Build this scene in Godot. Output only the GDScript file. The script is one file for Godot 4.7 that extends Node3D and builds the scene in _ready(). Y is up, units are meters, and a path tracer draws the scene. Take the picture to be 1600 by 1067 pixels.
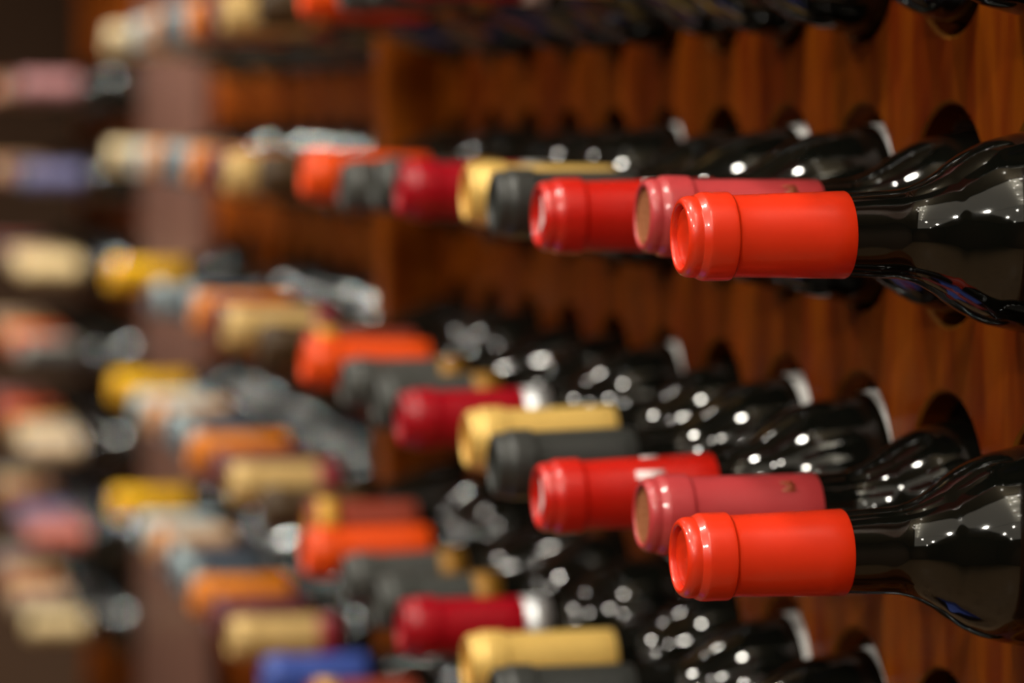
extends Node3D
# A wine shop: a wall of perforated wooden racks seen along the aisle. The rack front is the plane x = 0,
# the aisle lies at x < 0, the rack runs away from the camera towards -z. Row 0 has the tops of its holes at y = 0.

const PITCH := 0.1076
const STEP := 0.0983
const HOLE := 0.0415
const LENGTH := 0.305
const FLOOR_Y := -1.5
const CEILING_Y := 1.2
const LAMP_COLOR := Color(1.0, 0.975, 0.92)
const NUMBERS := ["first", "second", "third", "fourth", "fifth", "sixth", "seventh", "eighth", "ninth", "tenth", "eleventh"]

var M := {}
var used := {}
var body_mesh: ArrayMesh
var slope_mesh: ArrayMesh
var row_shift := 0.0
var body_profile := PackedVector2Array()

func _ready() -> void:
	# ---- camera
	var cam := Camera3D.new()
	cam.name = "camera"
	var lens := CameraAttributesPhysical.new()
	lens.frustum_focal_length = 112.45
	lens.frustum_near = 0.05
	lens.frustum_far = 60.0
	lens.frustum_focus_distance = 1.045
	lens.exposure_aperture = 112.45 / 17.0
	cam.attributes = lens
	cam.fov = rad_to_deg(2.0 * atan(533.5 / 5000.0))
	add_child(cam)
	cam.position = Vector3(-0.42188, -0.0055, 0.92667)
	cam.rotation = Vector3(-0.0698, -0.22388, 0.0)
	cam.current = true
	# ---- sky, exposure
	var env := Environment.new()
	env.background_mode = Environment.BG_COLOR
	env.background_color = Color(0, 0, 0)
	env.tonemap_mode = Environment.TONE_MAPPER_LINEAR
	env.tonemap_exposure = 1.0
	env.sdfgi_enabled = true
	env.ssao_enabled = true
	env.ssil_enabled = true
	var we := WorldEnvironment.new()
	we.name = "world"
	we.environment = env
	add_child(we)
	# ---- materials and the lamps of the shop
	make_materials()
	var near_row := [[1.75, 0.8], [-0.2, 0.75], [-1.35, 0.3], [-2.15, 1.7]]
	for j in near_row.size():
		var z: float = near_row[j][0]
		lamp(Vector3(-0.6, 1.02, z), Vector3(-0.3, -0.4, z - 0.15), near_row[j][1], 60.0, "black spot lamp, %s in the row nearer the racks" % NUMBERS[j], 1.0 if j < 2 else 0.6)
	var aisle_row := [[3.6, 3.8], [2.4, 1.3], [1.3, 1.6], [0.3, 0.7], [-0.6, 0.9], [-1.5, 1.0], [-2.5, 1.6]]
	for j in aisle_row.size():
		var z: float = aisle_row[j][0]
		lamp(Vector3(-1.5, 1.02, z), Vector3(-0.7, -0.6, z - 0.3), aisle_row[j][1], 60.0, "black spot lamp, %s in the row over the aisle" % NUMBERS[j], 1.0 if j < 4 else 0.6)
	lamp(Vector3(-0.7, 1.02, -2.0), Vector3(-0.12, -0.25, -2.8), 2.4, 32.0, "black spot lamp turned to the last rack bay")
	for j in 8:
		small_lamp(Vector3(-0.3, 1.08, 1.45 - 0.28 * j), "tiny bare bulb, %s from the near end of the short string" % NUMBERS[j])
	for j in 5:
		small_lamp(Vector3(-0.14, 1.04, 0.45) + Vector3(0.07 * cos(j * TAU / 5), 0, 0.11 * sin(j * TAU / 5)), "tiny bare bulb, %s of the ring of five above the rack" % NUMBERS[j])
	for j in 3:
		ceiling_panel(Vector3(-1.0, CEILING_Y, 1.0 + j * 1.32), 0.6, NUMBERS[j])
	room()
	near_rack()
	far_rack()
	near_bottles()
	far_bottles()
	last_bay()
	behind_camera()


# ---------------------------------------------------------------- helpers
func numbered(called: String) -> String:
	var n: int = used.get(called, 0)
	used[called] = n + 1
	return called if n == 0 else "%s_%03d" % [called, n]

func tag(o: Node, label: String, category: String, group := "", kind := "") -> void:
	o.set_meta("label", label)
	o.set_meta("category", category)
	if group != "":
		o.set_meta("group", group)
	if kind != "":
		o.set_meta("kind", kind)

func thing(called: String, where: Vector3) -> Node3D:
	var o := Node3D.new()
	o.name = numbered(called)
	add_child(o)
	o.position = where
	return o

func part(called: String, mesh: Mesh, material: Material, parent: Node = self) -> MeshInstance3D:
	var o := MeshInstance3D.new()
	o.name = numbered(called) if parent == self else called
	o.mesh = mesh
	if material != null:
		o.material_override = material
	o.cast_shadow = GeometryInstance3D.SHADOW_CASTING_SETTING_ON
	parent.add_child(o, true)
	return o

func box(lo: Vector3, hi: Vector3, bevel := 0.0) -> ArrayMesh:
	# a box with chamfered edges
	var st := SurfaceTool.new()
	st.begin(Mesh.PRIMITIVE_TRIANGLES)
	st.set_smooth_group(-1)
	var c := (lo + hi) / 2.0
	var h := (hi - lo) / 2.0
	var b: float = minf(bevel, minf(h.x, minf(h.y, h.z)) * 0.9)
	for axis in 3:
		for s in [-1.0, 1.0]:
			var u := (axis + 1) % 3
			var v := (axis + 2) % 3
			var q := []
			for k in [[-1, -1], [1, -1], [1, 1], [-1, 1]]:
				var p := Vector3.ZERO
				p[axis] = s * h[axis]
				p[u] = k[0] * (h[u] - b)
				p[v] = k[1] * (h[v] - b)
				q.append(p)
			quad(st, c, q)
	if b > 0.0:
		for axis in 3:
			var u := (axis + 1) % 3
			var v := (axis + 2) % 3
			for su in [-1.0, 1.0]:
				for sv in [-1.0, 1.0]:
					var q := []
					for k in [[-1, 0], [1, 0], [1, 1], [-1, 1]]:
						var p := Vector3.ZERO
						p[axis] = k[0] * (h[axis] - b)
						p[u] = su * (h[u] - (b if k[1] == 1 else 0.0))
						p[v] = sv * (h[v] - (0.0 if k[1] == 1 else b))
						q.append(p)
					quad(st, c, q)
		for sx in [-1.0, 1.0]:
			for sy in [-1.0, 1.0]:
				for sz in [-1.0, 1.0]:
					var s3 := Vector3(sx, sy, sz)
					var q := []
					for a in 3:
						var p := s3 * (h - Vector3(b, b, b))
						p[a] = s3[a] * h[a]
						q.append(p)
					tri(st, c, q[0], q[1], q[2])
	st.generate_normals()
	return st.commit()

func tri(st: SurfaceTool, c: Vector3, p: Vector3, q: Vector3, r: Vector3) -> void:
	# turned so that it faces away from the middle of its convex solid; front faces run clockwise
	if (q - p).cross(r - p).dot(p + q + r) > 0.0:
		var t := q
		q = r
		r = t
	for v in [p, q, r]:
		st.add_vertex(c + v)

func quad(st: SurfaceTool, c: Vector3, q: Array) -> void:
	tri(st, c, q[0], q[1], q[2])
	tri(st, c, q[0], q[2], q[3])

func spline(points: Array, each: int) -> PackedVector2Array:
	# a smooth curve through (distance along the axis, radius); a point given as Vector3 with z = 1 is a corner
	var out := PackedVector2Array()
	var n := points.size()
	for i in n - 1:
		var p1 := Vector2(points[i].x, points[i].y)
		var p2 := Vector2(points[i + 1].x, points[i + 1].y)
		var p0 := Vector2(points[maxi(i - 1, 0)].x, points[maxi(i - 1, 0)].y)
		var p3 := Vector2(points[mini(i + 2, n - 1)].x, points[mini(i + 2, n - 1)].y)
		if points[i] is Vector3:
			p0 = p1
		if points[i + 1] is Vector3:
			p3 = p2
		var l := maxf(p1.distance_to(p2), 1e-7)
		var m1 := (p2 - p0) / maxf(p2.distance_to(p0), 1e-7) * l
		var m2 := (p3 - p1) / maxf(p3.distance_to(p1), 1e-7) * l
		for k in each:
			var t := float(k) / each
			var t2 := t * t
			var t3 := t2 * t
			out.append(p1 * (2 * t3 - 3 * t2 + 1) + m1 * (t3 - 2 * t2 + t) + p2 * (-2 * t3 + 3 * t2) + m2 * (t3 - t2))
	out.append(Vector2(points[n - 1].x, points[n - 1].y))
	return out

func lathe(profile: PackedVector2Array, segments := 48, from := 0.0, sweep := TAU, away := 0.0) -> ArrayMesh:
	# a surface of revolution round the x axis; the profile runs from the neck end to the base, outside up
	var n := profile.size()
	var verts := PackedVector3Array()
	var norms := PackedVector3Array()
	var uvs := PackedVector2Array()
	var index := PackedInt32Array()
	for i in n:
		var before := profile[maxi(i - 1, 0)]
		var after := profile[mini(i + 1, n - 1)]
		var d1 := (profile[i] - before).normalized() if i > 0 else (after - profile[i]).normalized()
		var d2 := (after - profile[i]).normalized() if i < n - 1 else d1
		var d := (d1 + d2).normalized()
		if d == Vector2.ZERO:
			d = d1
		var nr := Vector2(-d.y, d.x)
		for k in segments + 1:
			var t := from + sweep * k / segments
			verts.append(Vector3(profile[i].x, profile[i].y * cos(t), profile[i].y * sin(t)))
			norms.append(Vector3(nr.x, nr.y * cos(t), nr.y * sin(t)))
			uvs.append(Vector2(float(k) / segments, profile[i].x * 10.0))
	var row := segments + 1
	for i in n - 1:
		for k in segments:
			var a := i * row + k
			index.append_array([a, a + row, a + row + 1, a, a + row + 1, a + 1])
	var arrays := []
	arrays.resize(Mesh.ARRAY_MAX)
	arrays[Mesh.ARRAY_VERTEX] = verts
	arrays[Mesh.ARRAY_NORMAL] = norms
	arrays[Mesh.ARRAY_TEX_UV] = uvs
	arrays[Mesh.ARRAY_INDEX] = index
	var m := ArrayMesh.new()
	m.add_surface_from_arrays(Mesh.PRIMITIVE_TRIANGLES, arrays)
	return m


# ---------------------------------------------------------------- materials
func plain(color: Color, rough: float, metal := 0.0, spec := 0.5) -> StandardMaterial3D:
	var m := StandardMaterial3D.new()
	m.albedo_color = color
	m.roughness = rough
	m.metallic = metal
	m.metallic_specular = spec
	return m

func noise(frequency: float, octaves: int, seed_value: int, ramp: Array = [], side := 512, normal := 0.0) -> NoiseTexture2D:
	var f := FastNoiseLite.new()
	f.noise_type = FastNoiseLite.TYPE_SIMPLEX_SMOOTH
	f.frequency = frequency
	f.fractal_octaves = octaves
	f.seed = seed_value
	var t := NoiseTexture2D.new()
	t.width = side
	t.height = side
	t.seamless = true
	t.noise = f
	if ramp.size():
		var g := Gradient.new()
		var offsets := PackedFloat32Array()
		var colors := PackedColorArray()
		for i in ramp.size():
			offsets.append(float(i) / (ramp.size() - 1))
			colors.append(ramp[i])
		g.offsets = offsets
		g.colors = colors
		t.color_ramp = g
	if normal > 0.0:
		t.as_normal_map = true
		t.bump_strength = normal
	return t

func wood(dark: Color, mid: Color, light: Color, scale: Vector3, rough: float, seed_value: int) -> StandardMaterial3D:
	var m := plain(Color.WHITE, rough)
	m.metallic_specular = 0.2
	m.albedo_texture = noise(0.012, 5, seed_value, [dark, mid, light, mid], 512)
	m.uv1_triplanar = true
	m.uv1_world_triplanar = true
	m.uv1_scale = scale
	m.roughness_texture = noise(0.02, 4, seed_value + 1, [Color(0.75, 0.75, 0.75), Color(1, 1, 1)], 256)
	m.normal_enabled = true
	m.normal_texture = noise(0.03, 4, seed_value + 2, [], 256, 2.0)
	m.normal_scale = 0.12
	return m

func foil(color: Color, rough: float, metal := 0.0, spec := 0.5) -> StandardMaterial3D:
	var m := plain(color, rough, metal, spec)
	m.normal_enabled = true
	m.normal_texture = M.crinkle
	m.normal_scale = 0.18
	m.uv1_triplanar = true
	m.uv1_scale = Vector3(14, 14, 14)
	return m

func coated(m: StandardMaterial3D) -> StandardMaterial3D:
	m.clearcoat_enabled = true
	m.clearcoat = 0.6
	m.clearcoat_roughness = 0.1
	m.normal_scale = 0.08
	return m

func make_materials() -> void:
	M.crinkle = noise(0.012, 3, 41, [], 256, 3.0)
	M.panel = wood(Color8(82, 20, 1), Color8(98, 38, 2), Color8(116, 56, 3), Vector3(5.0, 0.8, 5.0), 0.5, 3)
	M.board = wood(Color8(84, 28, 3), Color8(112, 50, 5), Color8(130, 66, 9), Vector3(9.0, 0.7, 9.0), 0.45, 8)
	M.raw = wood(Color8(104, 58, 10), Color8(124, 74, 16), Color8(136, 84, 22), Vector3(9, 9, 9), 0.8, 12)
	M.dark_board = wood(Color8(40, 18, 8), Color8(58, 26, 12), Color8(70, 34, 16), Vector3(6, 1, 6), 0.6, 15)
	M.plum_board = wood(Color8(78, 53, 46), Color8(94, 65, 56), Color8(104, 74, 64), Vector3(5, 0.8, 5), 0.45, 18)
	M.floor = wood(Color8(112, 86, 62), Color8(134, 106, 78), Color8(146, 118, 88), Vector3(3, 3, 0.5), 0.4, 21)
	M.wall = plain(Color8(84, 60, 42), 0.9)
	M.ceiling = plain(Color8(150, 138, 116), 0.95)
	var g := plain(Color8(10, 11, 8), 0.06, 0.0, 0.55)
	g.normal_enabled = true
	g.normal_texture = noise(0.006, 2, 51, [], 256, 3.0)
	g.normal_scale = 0.1
	g.uv1_triplanar = true
	g.uv1_scale = Vector3(5, 8, 8)
	M.glass = g
	M.paper = plain(Color8(225, 224, 222), 0.75)
	M.gold_print = plain(Color8(150, 104, 26), 0.5, 0.3)
	M.dull_gold = plain(Color8(158, 84, 44), 0.45)
	M.white_print = plain(Color8(236, 214, 214), 0.4)
	M.silver = plain(Color8(225, 228, 230), 0.35, 0.55)
	M.brass = plain(Color8(190, 140, 50), 0.3, 0.9)
	M.black_metal = plain(Color8(20, 20, 20), 0.5)
	var glow := plain(Color8(255, 244, 225), 0.5)
	glow.emission_enabled = true
	glow.emission = LAMP_COLOR
	glow.emission_energy_multiplier = 9.0
	M.glow = glow
	var small := glow.duplicate()
	small.emission_energy_multiplier = 25.0
	M.small_glow = small
	var dim := plain(Color8(240, 236, 220), 0.6)
	dim.emission_enabled = true
	dim.emission = Color(1.0, 0.975, 0.9)
	dim.emission_energy_multiplier = 0.1
	M.dim_glow = dim
	M.cork = wood(Color8(124, 70, 44), Color8(150, 92, 60), Color8(164, 104, 72), Vector3(60, 60, 60), 0.85, 24)


# ---------------------------------------------------------------- lamps
func lamp(at: Vector3, aim: Vector3, energy: float, cone: float, label: String, size := 1.0) -> void:
	# a spotlight can hanging from the ceiling on a stem, turned towards what it lights
	var o := thing("spot_lamp", at)
	tag(o, label, "lamp", "spot lamps under the ceiling")
	var head := Node3D.new()
	head.name = "lamp_head"
	o.add_child(head)
	head.basis = Basis.looking_at((aim - at).normalized(), Vector3(0.3, 0, 1).normalized()).scaled(Vector3.ONE * size)
	var shell := spline([Vector3(-0.11, 0.0005, 1), Vector3(-0.11, 0.05, 1), Vector2(-0.10, 0.058), Vector3(0.0, 0.066, 1), Vector3(0.0, 0.0615, 1), Vector3(-0.012, 0.0615, 1)], 3)
	var can := part("lamp_can", lathe(shell, 24), M.black_metal, head)
	can.basis = Basis(Vector3.UP, PI / 2)
	var disc := CylinderMesh.new()
	disc.top_radius = 0.06
	disc.bottom_radius = 0.06
	disc.height = 0.004
	disc.radial_segments = 24
	var d := part("lamp_lens", disc, M.glow, head)
	d.basis = Basis(Vector3.RIGHT, PI / 2)
	d.position.z = 0.008
	var stem := CylinderMesh.new()
	stem.top_radius = 0.008
	stem.bottom_radius = 0.008
	stem.height = CEILING_Y - at.y - 0.03
	stem.radial_segments = 10
	var sm := part("stem", stem, M.black_metal, o)
	sm.position.y = 0.03 + stem.height / 2.0
	var l := SpotLight3D.new()
	l.name = "lamp_light"
	l.light_color = LAMP_COLOR
	l.light_energy = energy
	l.light_size = 0.055 * size
	l.spot_range = 12.0
	l.spot_attenuation = 2.0
	l.spot_angle = cone
	l.spot_angle_attenuation = 0.8
	l.shadow_enabled = true
	head.add_child(l)
	l.position.z = -0.003


func small_lamp(at: Vector3, label: String) -> void:
	var o := thing("small_bulb", at)
	tag(o, label, "lamp", "tiny bulbs under the ceiling")
	var ball := SphereMesh.new()
	ball.radius = 0.016
	ball.height = 0.032
	ball.radial_segments = 16
	ball.rings = 8
	part("bulb", ball, M.small_glow, o)
	var stem := CylinderMesh.new()
	stem.top_radius = 0.004
	stem.bottom_radius = 0.004
	stem.height = CEILING_Y - at.y - 0.016
	stem.radial_segments = 8
	var sm := part("stem", stem, M.black_metal, o)
	sm.position.y = 0.016 + stem.height / 2.0
	var l := OmniLight3D.new()
	l.name = "bulb_light"
	l.light_color = LAMP_COLOR
	l.light_energy = 0.03
	l.light_size = 0.014
	l.omni_range = 12.0
	l.omni_attenuation = 2.0
	l.shadow_enabled = true
	o.add_child(l)


func ceiling_panel(at: Vector3, radiance: float, which: String) -> void:
	var o := thing("ceiling_light_panel", at)
	tag(o, "flat white ceiling light panel behind the photographer, %s from the racks' near end" % which, "lamp", "ceiling light panels")
	var w := 1.7
	var d := 1.3
	part("panel_frame", box(Vector3(-w / 2 - 0.03, -0.035, -d / 2 - 0.008), Vector3(w / 2 + 0.03, 0.0, d / 2 + 0.008), 0.003), M.wall, o)
	part("diffuser", box(Vector3(-w / 2, -0.04, -d / 2), Vector3(w / 2, -0.0355, d / 2), 0.002), M.dim_glow, o)
	var l := AreaLight3D.new()
	l.name = "panel_light"
	l.area_size = Vector2(w, d)
	l.area_normalize_energy = true
	l.light_energy = radiance * w * d / PI
	l.light_color = Color(1.0, 0.975, 0.9)
	l.area_range = 12.0
	l.area_attenuation = 2.0
	l.shadow_enabled = true
	o.add_child(l)
	l.rotation.x = -PI / 2
	l.position.y = -0.045


# ---------------------------------------------------------------- the room
func structure(called: String, lo: Vector3, hi: Vector3, m: Material, label: String) -> void:
	var o := part(called, box(lo, hi), m)
	tag(o, label, "room", "", "structure")

func room() -> void:
	var x0 := -3.2
	var x1 := 0.5
	var z0 := -4.2
	var z1 := 4.5
	structure("floor", Vector3(x0 - 0.1, FLOOR_Y - 0.1, z0 - 0.1), Vector3(x1 + 0.1, FLOOR_Y, z1 + 0.1), M.floor, "brown wooden shop floor below the racks")
	structure("ceiling", Vector3(x0 - 0.1, CEILING_Y, z0 - 0.1), Vector3(x1 + 0.1, CEILING_Y + 0.1, z1 + 0.1), M.ceiling, "greyish beige ceiling of the shop above the lamps")
	structure("wall_right", Vector3(x1, FLOOR_Y, z0), Vector3(x1 + 0.1, CEILING_Y, z1), M.wall, "dark brown wall behind the wine racks")
	structure("wall_left", Vector3(x0 - 0.1, FLOOR_Y, z0), Vector3(x0, CEILING_Y, z1), M.wall, "dark brown wall across the aisle from the racks")
	structure("wall_far", Vector3(x0, FLOOR_Y, z0 - 0.1), Vector3(x1, CEILING_Y, z0), M.wall, "dark brown wall at the far end of the aisle")
	structure("wall_back", Vector3(x0, FLOOR_Y, z1), Vector3(x1, CEILING_Y, z1 + 0.1), M.wall, "dark brown wall behind the photographer")


# ---------------------------------------------------------------- racks
func row_y(r: int) -> float:   # the top of the holes of a row
	return -PITCH * r + (0.003 if r >= 2 else 0.0) + row_shift

func perforated(z_list: Array, z_near: float, z_far: float, x0: float, thick: float, hole := HOLE, lower := 0.0) -> ArrayMesh:
	# a board across x with one round hole for each bottle, its front edge broken by a pale bevel
	var rows := []
	for r in range(-9, 14):
		rows.append(r)
	var flat := SurfaceTool.new()
	var rims := SurfaceTool.new()
	for st in [flat, rims]:
		st.begin(Mesh.PRIMITIVE_TRIANGLES)
		st.set_smooth_group(-1)
	var segs := 36
	var bevel := 0.0012
	for ri in rows.size():
		var cy: float = row_y(rows[ri]) - HOLE - lower
		var top: float = CEILING_Y - 0.02 if ri == 0 else (row_y(rows[ri - 1]) + row_y(rows[ri])) / 2.0 - HOLE - lower
		var low: float = FLOOR_Y + 0.02 if ri == rows.size() - 1 else (row_y(rows[ri]) + row_y(rows[ri + 1])) / 2.0 - HOLE - lower
		for ci in z_list.size():
			var cz: float = z_list[ci]
			var near: float = z_near if ci == 0 else (z_list[ci - 1] + cz) / 2.0
			var far: float = z_far if ci == z_list.size() - 1 else (z_list[ci + 1] + cz) / 2.0
			var angles := []
			for k in segs:
				angles.append(TAU * k / segs)
			for corner in [Vector2(near, top), Vector2(far, top), Vector2(near, low), Vector2(far, low)]:
				angles.append(fposmod(atan2(corner.y - cy, corner.x - cz), TAU))
			angles.sort()
			for k in angles.size():
				var a0: float = angles[k]
				var a1: float = angles[(k + 1) % angles.size()]
				if absf(a1 - a0) < 1e-6:
					continue
				var ring := []
				for a in [a0, a1]:
					var d := Vector2(cos(a), sin(a))
					var reach := 1e9
					if d.x > 1e-6: reach = minf(reach, (near - cz) / d.x)
					if d.x < -1e-6: reach = minf(reach, (far - cz) / d.x)
					if d.y > 1e-6: reach = minf(reach, (top - cy) / d.y)
					if d.y < -1e-6: reach = minf(reach, (low - cy) / d.y)
					ring.append([d, reach])
				var at := func(i: int, radius: float, x: float) -> Vector3:
					var d: Vector2 = ring[i][0]
					return Vector3(x, cy + d.y * radius, cz + d.x * radius)
				var x1 := x0 + thick
				face(flat, at.call(0, hole + bevel, x0), at.call(1, hole + bevel, x0), at.call(1, ring[1][1], x0), at.call(0, ring[0][1], x0), Vector3(-1, 0, 0))
				face(flat, at.call(0, hole, x1), at.call(1, hole, x1), at.call(1, ring[1][1], x1), at.call(0, ring[0][1], x1), Vector3(1, 0, 0))
				var mid: Vector2 = (ring[0][0] + ring[1][0]) / -2.0
				face(rims, at.call(0, hole + bevel, x0), at.call(1, hole + bevel, x0), at.call(1, hole, x0 + bevel), at.call(0, hole, x0 + bevel), Vector3(-1, mid.y, mid.x))
				face(flat, at.call(0, hole, x0 + bevel), at.call(1, hole, x0 + bevel), at.call(1, hole, x1), at.call(0, hole, x1), Vector3(0, mid.y, mid.x))
	flat.generate_normals()
	rims.generate_normals()
	var mesh: ArrayMesh = flat.commit()
	mesh = rims.commit(mesh)
	return mesh

func face(st: SurfaceTool, a: Vector3, b: Vector3, c: Vector3, d: Vector3, out: Vector3) -> void:
	for t in [[a, b, c], [a, c, d]]:
		if (t[1] - t[0]).cross(t[2] - t[0]).dot(out) > 0.0:
			t.reverse()
		for v in t:
			st.add_vertex(v)

func rack(z_list: Array, z_near: float, z_far: float, label: String) -> Node3D:
	var o := thing("wine_rack", Vector3(0, FLOOR_Y, z_near))
	tag(o, label, "wine rack", "perforated wine racks along the wall")
	var off := -o.position
	for x in [0.0, 0.13]:
		var p := part("front_panel" if x == 0.0 else "inner_panel", perforated(z_list, z_near, z_far, x, 0.012, HOLE if x == 0.0 else 0.0465, 0.0 if x == 0.0 else 0.006), null, o)
		p.set_surface_override_material(0, M.panel)
		p.set_surface_override_material(1, M.raw)
		p.position = off
	var b := part("back_board", box(Vector3(0.36, FLOOR_Y, z_far), Vector3(0.38, CEILING_Y, z_near), 0.001), M.dark_board, o)
	b.position = off
	return o

func divider(o: Node3D, lo: Vector3, hi: Vector3, m: Material) -> MeshInstance3D:
	var d := part("divider", box(lo, hi, 0.003), m, o)
	d.position = -o.position
	return d

func near_rack() -> void:
	var zs := []
	for k in range(1, 12):
		zs.append(-STEP * k)
	var zn := -STEP * 0.3
	var zf := -STEP * 11.55
	var o := rack(zs, zn, zf, "near bay of the perforated red-brown wooden wine rack, filling the right half")
	divider(o, Vector3(-0.03, FLOOR_Y, zn), Vector3(0.38, CEILING_Y, zn + 0.04), M.board)
	var d := divider(o, Vector3(-0.037, FLOOR_Y, zf - 0.042), Vector3(0.38, CEILING_Y, zf), M.board)
	var plate := part("brass_plate", lathe(spline([Vector3(0, 0.0, 1), Vector3(0.0, 0.006, 1), Vector3(0.001, 0.0075, 1), Vector3(0.003, 0.0075, 1)], 2), 20), M.brass, d)
	plate.rotation.y = PI / 2
	plate.scale = Vector3(1, 1.4, 1)
	plate.position = Vector3(-0.02, 0.052, zf + 0.002)

func far_z(i: int) -> float:
	return -STEP * (12.62 + i)

func far_rack() -> void:
	var zs := []
	for i in 11:
		zs.append(far_z(i))
	var zn := -STEP * 11.55 - 0.042
	var zf := -STEP * 23.2
	var o := rack(zs, zn, zf, "far bay of the perforated wooden wine rack, blurred, left of the upright divider")
	divider(o, Vector3(-0.014, FLOOR_Y, zf - 0.55), Vector3(0.38, CEILING_Y, zf), M.plum_board)
	var p := part("plinth", box(Vector3(-0.022, FLOOR_Y, zf - 0.54), Vector3(-0.0005, -0.44, zf + 0.05), 0.008), M.plum_board, o)
	p.position = -o.position


# ---------------------------------------------------------------- bottles
func make_body(shoulder: Array) -> ArrayMesh:
	# distance from the tip, radius; then the base with its punt. Local x = 0 is the base.
	var p := [Vector3(0.004, 0.0095, 1), Vector3(0.004, 0.0128, 1), Vector2(0.03, 0.0131), Vector2(0.055, 0.0138)]
	p.append_array(shoulder)
	p.append_array([Vector2(0.270, 0.0372), Vector2(0.297, 0.0370), Vector2(0.3035, 0.0345), Vector2(LENGTH, 0.031), Vector2(0.302, 0.026), Vector2(0.285, 0.013), Vector3(0.281, 0.0002, 1)])
	var s := spline(p, 7)
	for i in s.size():
		s[i].x -= LENGTH
	if body_profile.is_empty():
		body_profile = s
	return lathe(s, 56)

func capsule_profile(length: float, spread := 0.0) -> PackedVector2Array:
	var p := spline([
		Vector3(0.0022, 0.0104, 1), Vector2(0.0004, 0.0107), Vector2(0.0, 0.0114), Vector2(0.0004, 0.0124), Vector2(0.0016, 0.0133), Vector2(0.0030, 0.01365), Vector3(0.0050, 0.0137, 1),
		Vector2(0.0058, 0.0141), Vector2(0.0072, 0.01475), Vector3(0.0088, 0.0149, 1), Vector3(0.0160, 0.0149, 1), Vector2(0.0168, 0.01475), Vector2(0.0176, 0.0140), Vector3(0.0188, 0.0138, 1),
		Vector3(length - 0.0004, 0.0148 + spread, 1), Vector3(length, 0.0146 + spread, 1), Vector3(length, 0.0137, 1)], 5)
	for i in p.size():
		p[i].x -= LENGTH
	return p

func end_profile(deep: float) -> PackedVector2Array:
	var p := spline([Vector3(deep + 0.0004, 0.0001, 1), Vector2(deep + 0.0002, 0.004), Vector2(deep, 0.0080), Vector3(deep - 0.0003, 0.0094, 1), Vector3(deep + 0.0014, 0.0099, 1), Vector3(deep + 0.0014, 0.0101, 1), Vector3(deep - 0.0008, 0.01045, 1)], 4)
	for i in p.size():
		p[i].x -= LENGTH
	return p

func ring(from: float, to: float, radius_from: float, radius_to: float, segments := 40, start := 0.0, sweep := TAU) -> ArrayMesh:
	var p := PackedVector2Array([Vector2(from - LENGTH, radius_from - 0.0006), Vector2(from - LENGTH, radius_from), Vector2(to - LENGTH, radius_to), Vector2(to - LENGTH, radius_to - 0.0006)])
	return lathe(p, segments, start, sweep)

func make_bottle(d: Dictionary) -> Node3D:
	# d: cap (material), length, end (material), and what the kind of bottle wears
	var o := thing("wine_bottle", Vector3.ZERO)
	part("glass_body", slope_mesh if d.get("slope", false) else body_mesh, M.glass, o)
	var length: float = d.length
	var c := part("capsule", lathe(capsule_profile(length), 56), d.cap, o)
	part("capsule_end", lathe(end_profile(d.get("deep", 0.0022)), 32), d.end, c)
	if d.has("tip"):
		part("capsule_tip", ring(0.0052, 0.0168, 0.01515, 0.01515), d.tip, c)
	if d.has("band"):
		var w: float = d.get("band_width", 0.014)
		part("capsule_band", ring(length - w, length + 0.0003, 0.01475, 0.0151), d.band, c)
	if d.has("collar"):
		part("neck_ring", ring(length + 0.0002, length + 0.0125, 0.0149, 0.0151), d.collar, o)
	if d.has("label"):
		var la: float = d.get("label_from", 0.127)
		var p := PackedVector2Array()
		for i in 9:
			var a := la + (0.235 - la) * i / 8.0
			p.append(Vector2(a - LENGTH, body_radius(a) + 0.0004))
		part("label", lathe(p, 40, -1.2, 2.8), d.label, o)
	if d.has("print"):
		for t in [0.05, 0.85]:
			part("white_print", ring(0.041 + 0.004 * sin(t * 5.0), 0.049, 0.01462, 0.0148, 6, t, 0.26), M.white_print, c)
	if d.has("emblem"):
		for t in [0.5, 0.62, 0.74]:
			part("gold_emblem", ring(0.0525 - 0.002 * absf(t - 0.62) * 8.0, 0.0555, 0.0150, 0.0152, 3, t, 0.07), M.dull_gold, c)
	if d.has("swirl"):
		part("swirl_mark", swirl(), M.white_print, c)
	return o

func swirl() -> ArrayMesh:
	# a pale brush mark lying on the end of the capsule
	var st := SurfaceTool.new()
	st.begin(Mesh.PRIMITIVE_TRIANGLES)
	st.set_smooth_group(-1)
	var rows := []
	for i in 9:
		var t := i / 8.0
		var w := 0.0032 * sin(PI * (0.08 + 0.9 * t)) + 0.0003
		var c := Vector2(lerpf(0.0075, -0.007, t), 0.0035 * sin(t * 4.0) - 0.001)
		rows.append([c, w])
	for i in 8:
		var q := []
		for k in [[i, -1.0], [i, 1.0], [i + 1, 1.0], [i + 1, -1.0]]:
			var c: Vector2 = rows[k[0]][0]
			q.append(Vector3(0.0017 - LENGTH, c.x, c.y + k[1] * rows[k[0]][1]))
		face(st, q[0], q[1], q[2], q[3], Vector3(-1, 0, 0))
	st.generate_normals()
	return st.commit()

func body_radius(a: float) -> float:
	for i in body_profile.size() - 1:
		var p := body_profile[i]
		var q := body_profile[i + 1]
		if p.x <= a - LENGTH and q.x >= a - LENGTH:
			return lerpf(p.y, q.y, (a - LENGTH - p.x) / maxf(q.x - p.x, 1e-7))
	return 0.0372

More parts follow.
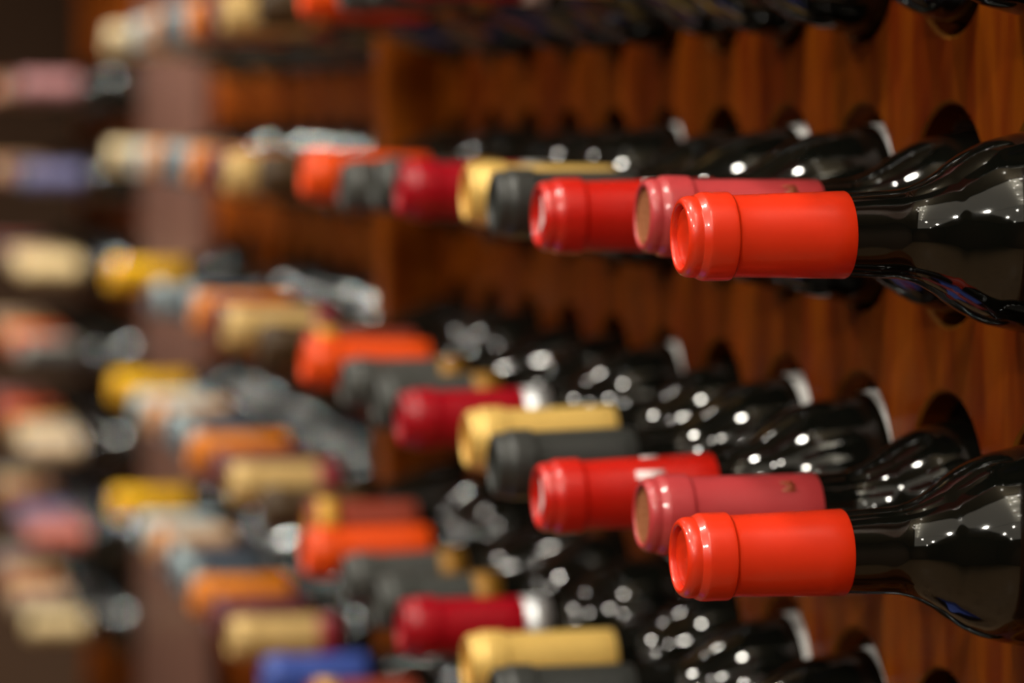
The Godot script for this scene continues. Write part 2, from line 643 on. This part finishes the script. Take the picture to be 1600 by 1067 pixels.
func lay(o: Node3D, tip: Vector3, roll: float, at_hole: float) -> void:
	# the tip of the capsule at that point, the body resting in its hole at x = 0, height at_hole
	var tilt := atan2(tip.y - at_hole, -tip.x)
	o.basis = Basis(Vector3(0, 0, 1), -tilt) * Basis(Vector3(1, 0, 0), roll)
	o.position = tip + Basis(Vector3(0, 0, 1), -tilt) * Vector3(LENGTH, 0, 0)

func another(o: Node3D) -> Node3D:
	var c: Node3D = o.duplicate()
	c.name = numbered("wine_bottle")
	add_child(c)
	return c

func near_bottles() -> void:
	var shoulder := [Vector2(0.0685, 0.0146), Vector2(0.077, 0.0152), Vector2(0.0816, 0.0163), Vector2(0.0864, 0.0184), Vector2(0.0911, 0.0211), Vector2(0.0947, 0.0238), Vector2(0.1015, 0.0281), Vector2(0.1083, 0.0312), Vector2(0.1214, 0.0343), Vector2(0.135, 0.0360), Vector2(0.150, 0.0369), Vector2(0.170, 0.0372)]
	body_mesh = make_body(shoulder)
	slope_mesh = make_body([Vector2(0.068, 0.0150), Vector2(0.080, 0.0170), Vector2(0.092, 0.0215), Vector2(0.104, 0.0268), Vector2(0.118, 0.0318), Vector2(0.134, 0.0353), Vector2(0.150, 0.0368), Vector2(0.170, 0.0372)])
	var red := coated(foil(Color8(228, 48, 12), 0.38))
	var pink := coated(foil(Color8(186, 58, 62), 0.45))
	var cherry := coated(foil(Color8(198, 22, 7), 0.38))
	var black := foil(Color8(50, 52, 50), 0.4)
	var gold := foil(Color8(244, 202, 112), 0.34, 0.25)
	var gold_end := foil(Color8(196, 134, 44), 0.5, 0.2)
	var crimson := foil(Color8(160, 3, 24), 0.32)
	var charcoal := foil(Color8(64, 66, 63), 0.42)
	var grey := foil(Color8(70, 71, 68), 0.42)
	var orange := foil(Color8(244, 80, 6), 0.4)
	var brown := foil(Color8(150, 60, 40), 0.45)
	var yellow := foil(Color8(236, 176, 60), 0.45)
	var kinds := [
		{"cap": red, "end": red, "length": 0.0577, "name": "glossy orange-red"},
		{"cap": pink, "end": M.cork, "length": 0.066, "emblem": true, "deep": 0.0015, "name": "dusty pink"},
		{"cap": cherry, "end": cherry, "length": 0.0715, "print": true, "swirl": true, "label": M.paper, "label_from": 0.1362, "name": "cherry red"},
		{"cap": black, "end": black, "length": 0.061, "label": M.paper, "label_from": 0.1295, "name": "black"},
		{"cap": gold, "end": gold_end, "length": 0.0685, "name": "gold"},
		{"cap": crimson, "end": crimson, "length": 0.060, "collar": M.silver, "label": M.paper, "label_from": 0.134, "name": "dark crimson"},
		{"cap": charcoal, "end": charcoal, "length": 0.064, "band": M.gold_print, "name": "charcoal gold-banded"},
		{"cap": grey, "end": grey, "length": 0.066, "band": M.gold_print, "slope": true, "name": "dark grey"},
		{"cap": orange, "end": orange, "length": 0.072, "name": "bright orange"},
		{"cap": brown, "end": yellow, "tip": yellow, "length": 0.066, "name": "brown-red yellow-tipped"},
		{"cap": foil(Color8(70, 50, 24), 0.45), "end": foil(Color8(70, 50, 24), 0.45), "length": 0.064, "slope": true, "name": "olive-brown"},
	]
	var row_names := ["topmost row, cut by the photo's edge", "upper row of the near bay", "middle row of the near bay", "lower row of the near bay", "bottom row of the near bay"]
	# where each capsule tip is: x of a column, height below the top of its hole per row
	var tip_x := [0.1315, 0.1178, 0.1335, 0.1300, 0.1205, 0.1325, 0.1265, 0.1265, 0.1320, 0.115, 0.128]
	var drop := {
		0: [0.0450, 0.0410, 0.0440, 0.0413, 0.0396, 0.0399, 0.0398, 0.0425, 0.0376, 0.041, 0.042],
		1: [0.0449, 0.0428, 0.0474, 0.0450, 0.0443, 0.0437, 0.0443, 0.0427, 0.0370, 0.039, 0.042],
		2: [0.043, 0.043, 0.043, 0.0409, 0.0423, 0.0404, 0.0435, 0.0452, 0.0430, 0.0385, 0.042],
	}
	var rng := RandomNumberGenerator.new()
	rng.seed = 7
	for k in kinds.size():
		var d: Dictionary = kinds[k]
		var first: Node3D = null
		for r in range(-1, 4):
			if r == 3 and k < 6:
				continue
			if r == 2 and k < 1:
				continue
			if r == 3 and k == 10:   # one bottle of another kind lies at the end of the bottom row
				first = null
				d = {"cap": foil(Color8(60, 86, 170), 0.4), "end": foil(Color8(60, 86, 170), 0.4), "length": 0.066, "name": "blue"}
			var o: Node3D = another(first) if first else make_bottle(d)
			first = o if first == null else first
			var dy: float = drop[r][k] if drop.has(r) else 0.0425
			lay(o, Vector3(-tip_x[k], row_y(r) - dy, -STEP * (k + 1)), rng.randf_range(-0.15, 0.15), row_y(r) - 0.0445)
			var label := "wine bottle with %s capsule in the %s" % [d.name, row_names[r + 1]]
			if r == -1 and k < 8:
				label = "dark bottle in the photo's topmost row, straight above the %s capsules" % d.name
			tag(o, label, "wine bottle", "wine bottles in the near rack bay")

func far_bottles() -> void:
	var tan := foil(Color8(226, 190, 122), 0.38, 0.2)
	var tan_end := foil(Color8(160, 120, 64), 0.5, 0.3)
	var plum := foil(Color8(108, 50, 58), 0.45)
	var amber := foil(Color8(238, 136, 18), 0.4)
	var slate := foil(Color8(70, 86, 98), 0.4)
	var ochre := foil(Color8(240, 150, 60), 0.45)
	var pale := foil(Color8(178, 196, 200), 0.4)
	var beige := foil(Color8(206, 168, 130), 0.45)
	var mist := foil(Color8(160, 180, 184), 0.4)
	var yellow := foil(Color8(255, 196, 24), 0.36)
	var cream := foil(Color8(222, 202, 158), 0.45)
	var navy := foil(Color8(58, 56, 70), 0.42)
	var wine_red := plain(Color8(150, 20, 40), 0.4)
	var kinds := [
		{"cap": tan, "end": tan_end, "length": 0.074, "band": wine_red, "name": "tan red-banded"},
		{"cap": plum, "end": plum, "length": 0.068, "name": "plum"},
		{"cap": amber, "end": amber, "length": 0.072, "name": "amber"},
		{"cap": slate, "end": mist, "tip": mist, "length": 0.066, "name": "slate pale-tipped"},
		{"cap": navy, "end": pale, "tip": pale, "length": 0.066, "slope": true, "name": "grey-tipped navy"},
		{"cap": beige, "end": ochre, "tip": ochre, "length": 0.068, "name": "ochre-tipped beige"},
		{"cap": pale, "end": mist, "length": 0.066, "name": "pale blue-grey"},
		{},
		{"cap": yellow, "end": yellow, "length": 0.078, "collar": M.silver, "name": "bright yellow"},
	]
	var row_names := ["topmost row", "upper row", "second row", "third row", "lowest row"]
	var rng := RandomNumberGenerator.new()
	rng.seed = 19
	for i in kinds.size():
		var d: Dictionary = kinds[i]
		var first: Node3D = null
		for r in range(-1, 4):
			if d.is_empty():   # an empty hole
				continue
			if r == 1 and (i == 5 or i == 6):
				continue
			if i == 8 and r == -1:
				d = {"cap": cream, "end": cream, "length": 0.07, "name": "cream"}
			elif i == 8 and r == 1:
				first = null
				d = kinds[i]
			var o: Node3D = another(first) if first else make_bottle(d)
			first = o if first == null else first
			var out: float = 0.1275 + (0.003 if i == 8 else 0.0) + (0.012 if i == 4 and r == 1 else 0.0) + rng.randf_range(-0.002, 0.002)
			lay(o, Vector3(-out, row_y(r) - 0.0425 + rng.randf_range(-0.0015, 0.0015), far_z(i)), rng.randf_range(-0.5, 0.5), row_y(r) - 0.0445)
			tag(o, "blurred wine bottle with %s capsule in the %s of the far bay" % [d.name, row_names[r + 1]], "wine bottle", "wine bottles in the far rack bay")


# ---------------------------------------------------------------- the last bay, beyond the broad upright
func last_z(i: int) -> float:
	return -2.89 - 0.1 * i

func last_bay() -> void:
	row_shift = -0.033
	var zs := []
	for i in 7:
		zs.append(last_z(i))
	var zn := -STEP * 23.2 - 0.55
	var o := rack(zs, zn, last_z(6) - 0.06, "last bay of the wooden wine rack, blurred, at the photo's far left")
	divider(o, Vector3(-0.014, FLOOR_Y, last_z(6) - 0.12), Vector3(0.38, CEILING_Y, last_z(6) - 0.06), M.board)
	var looks := {
		"mauve pink": Color8(150, 104, 106), "bluish violet": Color8(92, 92, 128), "cream": Color8(204, 180, 132), "beige": Color8(196, 172, 140),
		"pale grey": Color8(150, 148, 140), "brick pink": Color8(176, 96, 80), "tan": Color8(198, 160, 100), "black": Color8(28, 28, 27),
		"rust red": Color8(140, 48, 24), "orange": Color8(236, 92, 20),
	}
	var rows := [
		["mauve pink", "black", "tan", "rust red", "pale grey", "beige", "orange"],
		["bluish violet", "black", "pale grey", "mauve pink", "rust red", "tan", "beige"],
		["cream", "beige", "tan", "pale grey", "black", "rust red", "mauve pink"],
		["black", "pale grey", "rust red", "orange", "tan", "mauve pink", "beige"],
		["beige", "pale grey", "tan", "black", "orange", "rust red", "mauve pink"],
		["brick pink", "mauve pink", "bluish violet", "black", "rust red", "tan", "pale grey"],
		["cream", "black", "beige", "rust red", "tan", "mauve pink", "pale grey"],
	]
	var names := ["topmost", "second", "third", "fourth", "fifth", "sixth", "lowest"]
	var foils := {}
	for c in looks:
		foils[c] = foil(looks[c], 0.42)
	var protos := {}
	var rng := RandomNumberGenerator.new()
	rng.seed = 31
	for r in rows.size():
		for i in rows[r].size():
			var color: String = rows[r][i]
			var b: Node3D
			if protos.has(color):
				b = another(protos[color])
			else:
				b = make_bottle({"cap": foils[color], "end": foils[color], "length": 0.068, "slope": color == "black"})
				protos[color] = b
			lay(b, Vector3(-0.146 + rng.randf_range(-0.004, 0.004), row_y(r - 1) - 0.0425, last_z(i)), rng.randf_range(-0.4, 0.4), row_y(r - 1) - 0.0445)
			tag(b, "blurred bottle with %s capsule in the %s row beyond the broad upright" % [color, names[r]], "wine bottle", "wine bottles in the last rack bay")
	row_shift = 0.0


func behind_camera() -> void:
	# a blue crate on the floor before the rack, mirrored in the undersides of the bottles
	var c := Vector3(-0.5, FLOOR_Y, -0.8)
	var o := thing("plastic_crate", c)
	tag(o, "blue plastic crate on the floor in front of the rack", "crate")
	var blue := plain(Color8(24, 70, 180), 0.4)
	part("crate_bottom", box(Vector3(-0.2, 0, -0.3), Vector3(0.2, 0.02, 0.3), 0.004), blue, o)
	for s in [-1.0, 1.0]:
		part("side_wall", box(Vector3(s * 0.19 - 0.01, 0.02, -0.3), Vector3(s * 0.19 + 0.01, 0.32, 0.3), 0.004), blue, o)
		part("end_wall", box(Vector3(-0.18, 0.02, s * 0.29 - 0.01), Vector3(0.18, 0.32, s * 0.29 + 0.01), 0.004), blue, o)
	part("lid", box(Vector3(-0.21, 0.32, -0.31), Vector3(0.21, 0.34, 0.31), 0.006), blue, o)
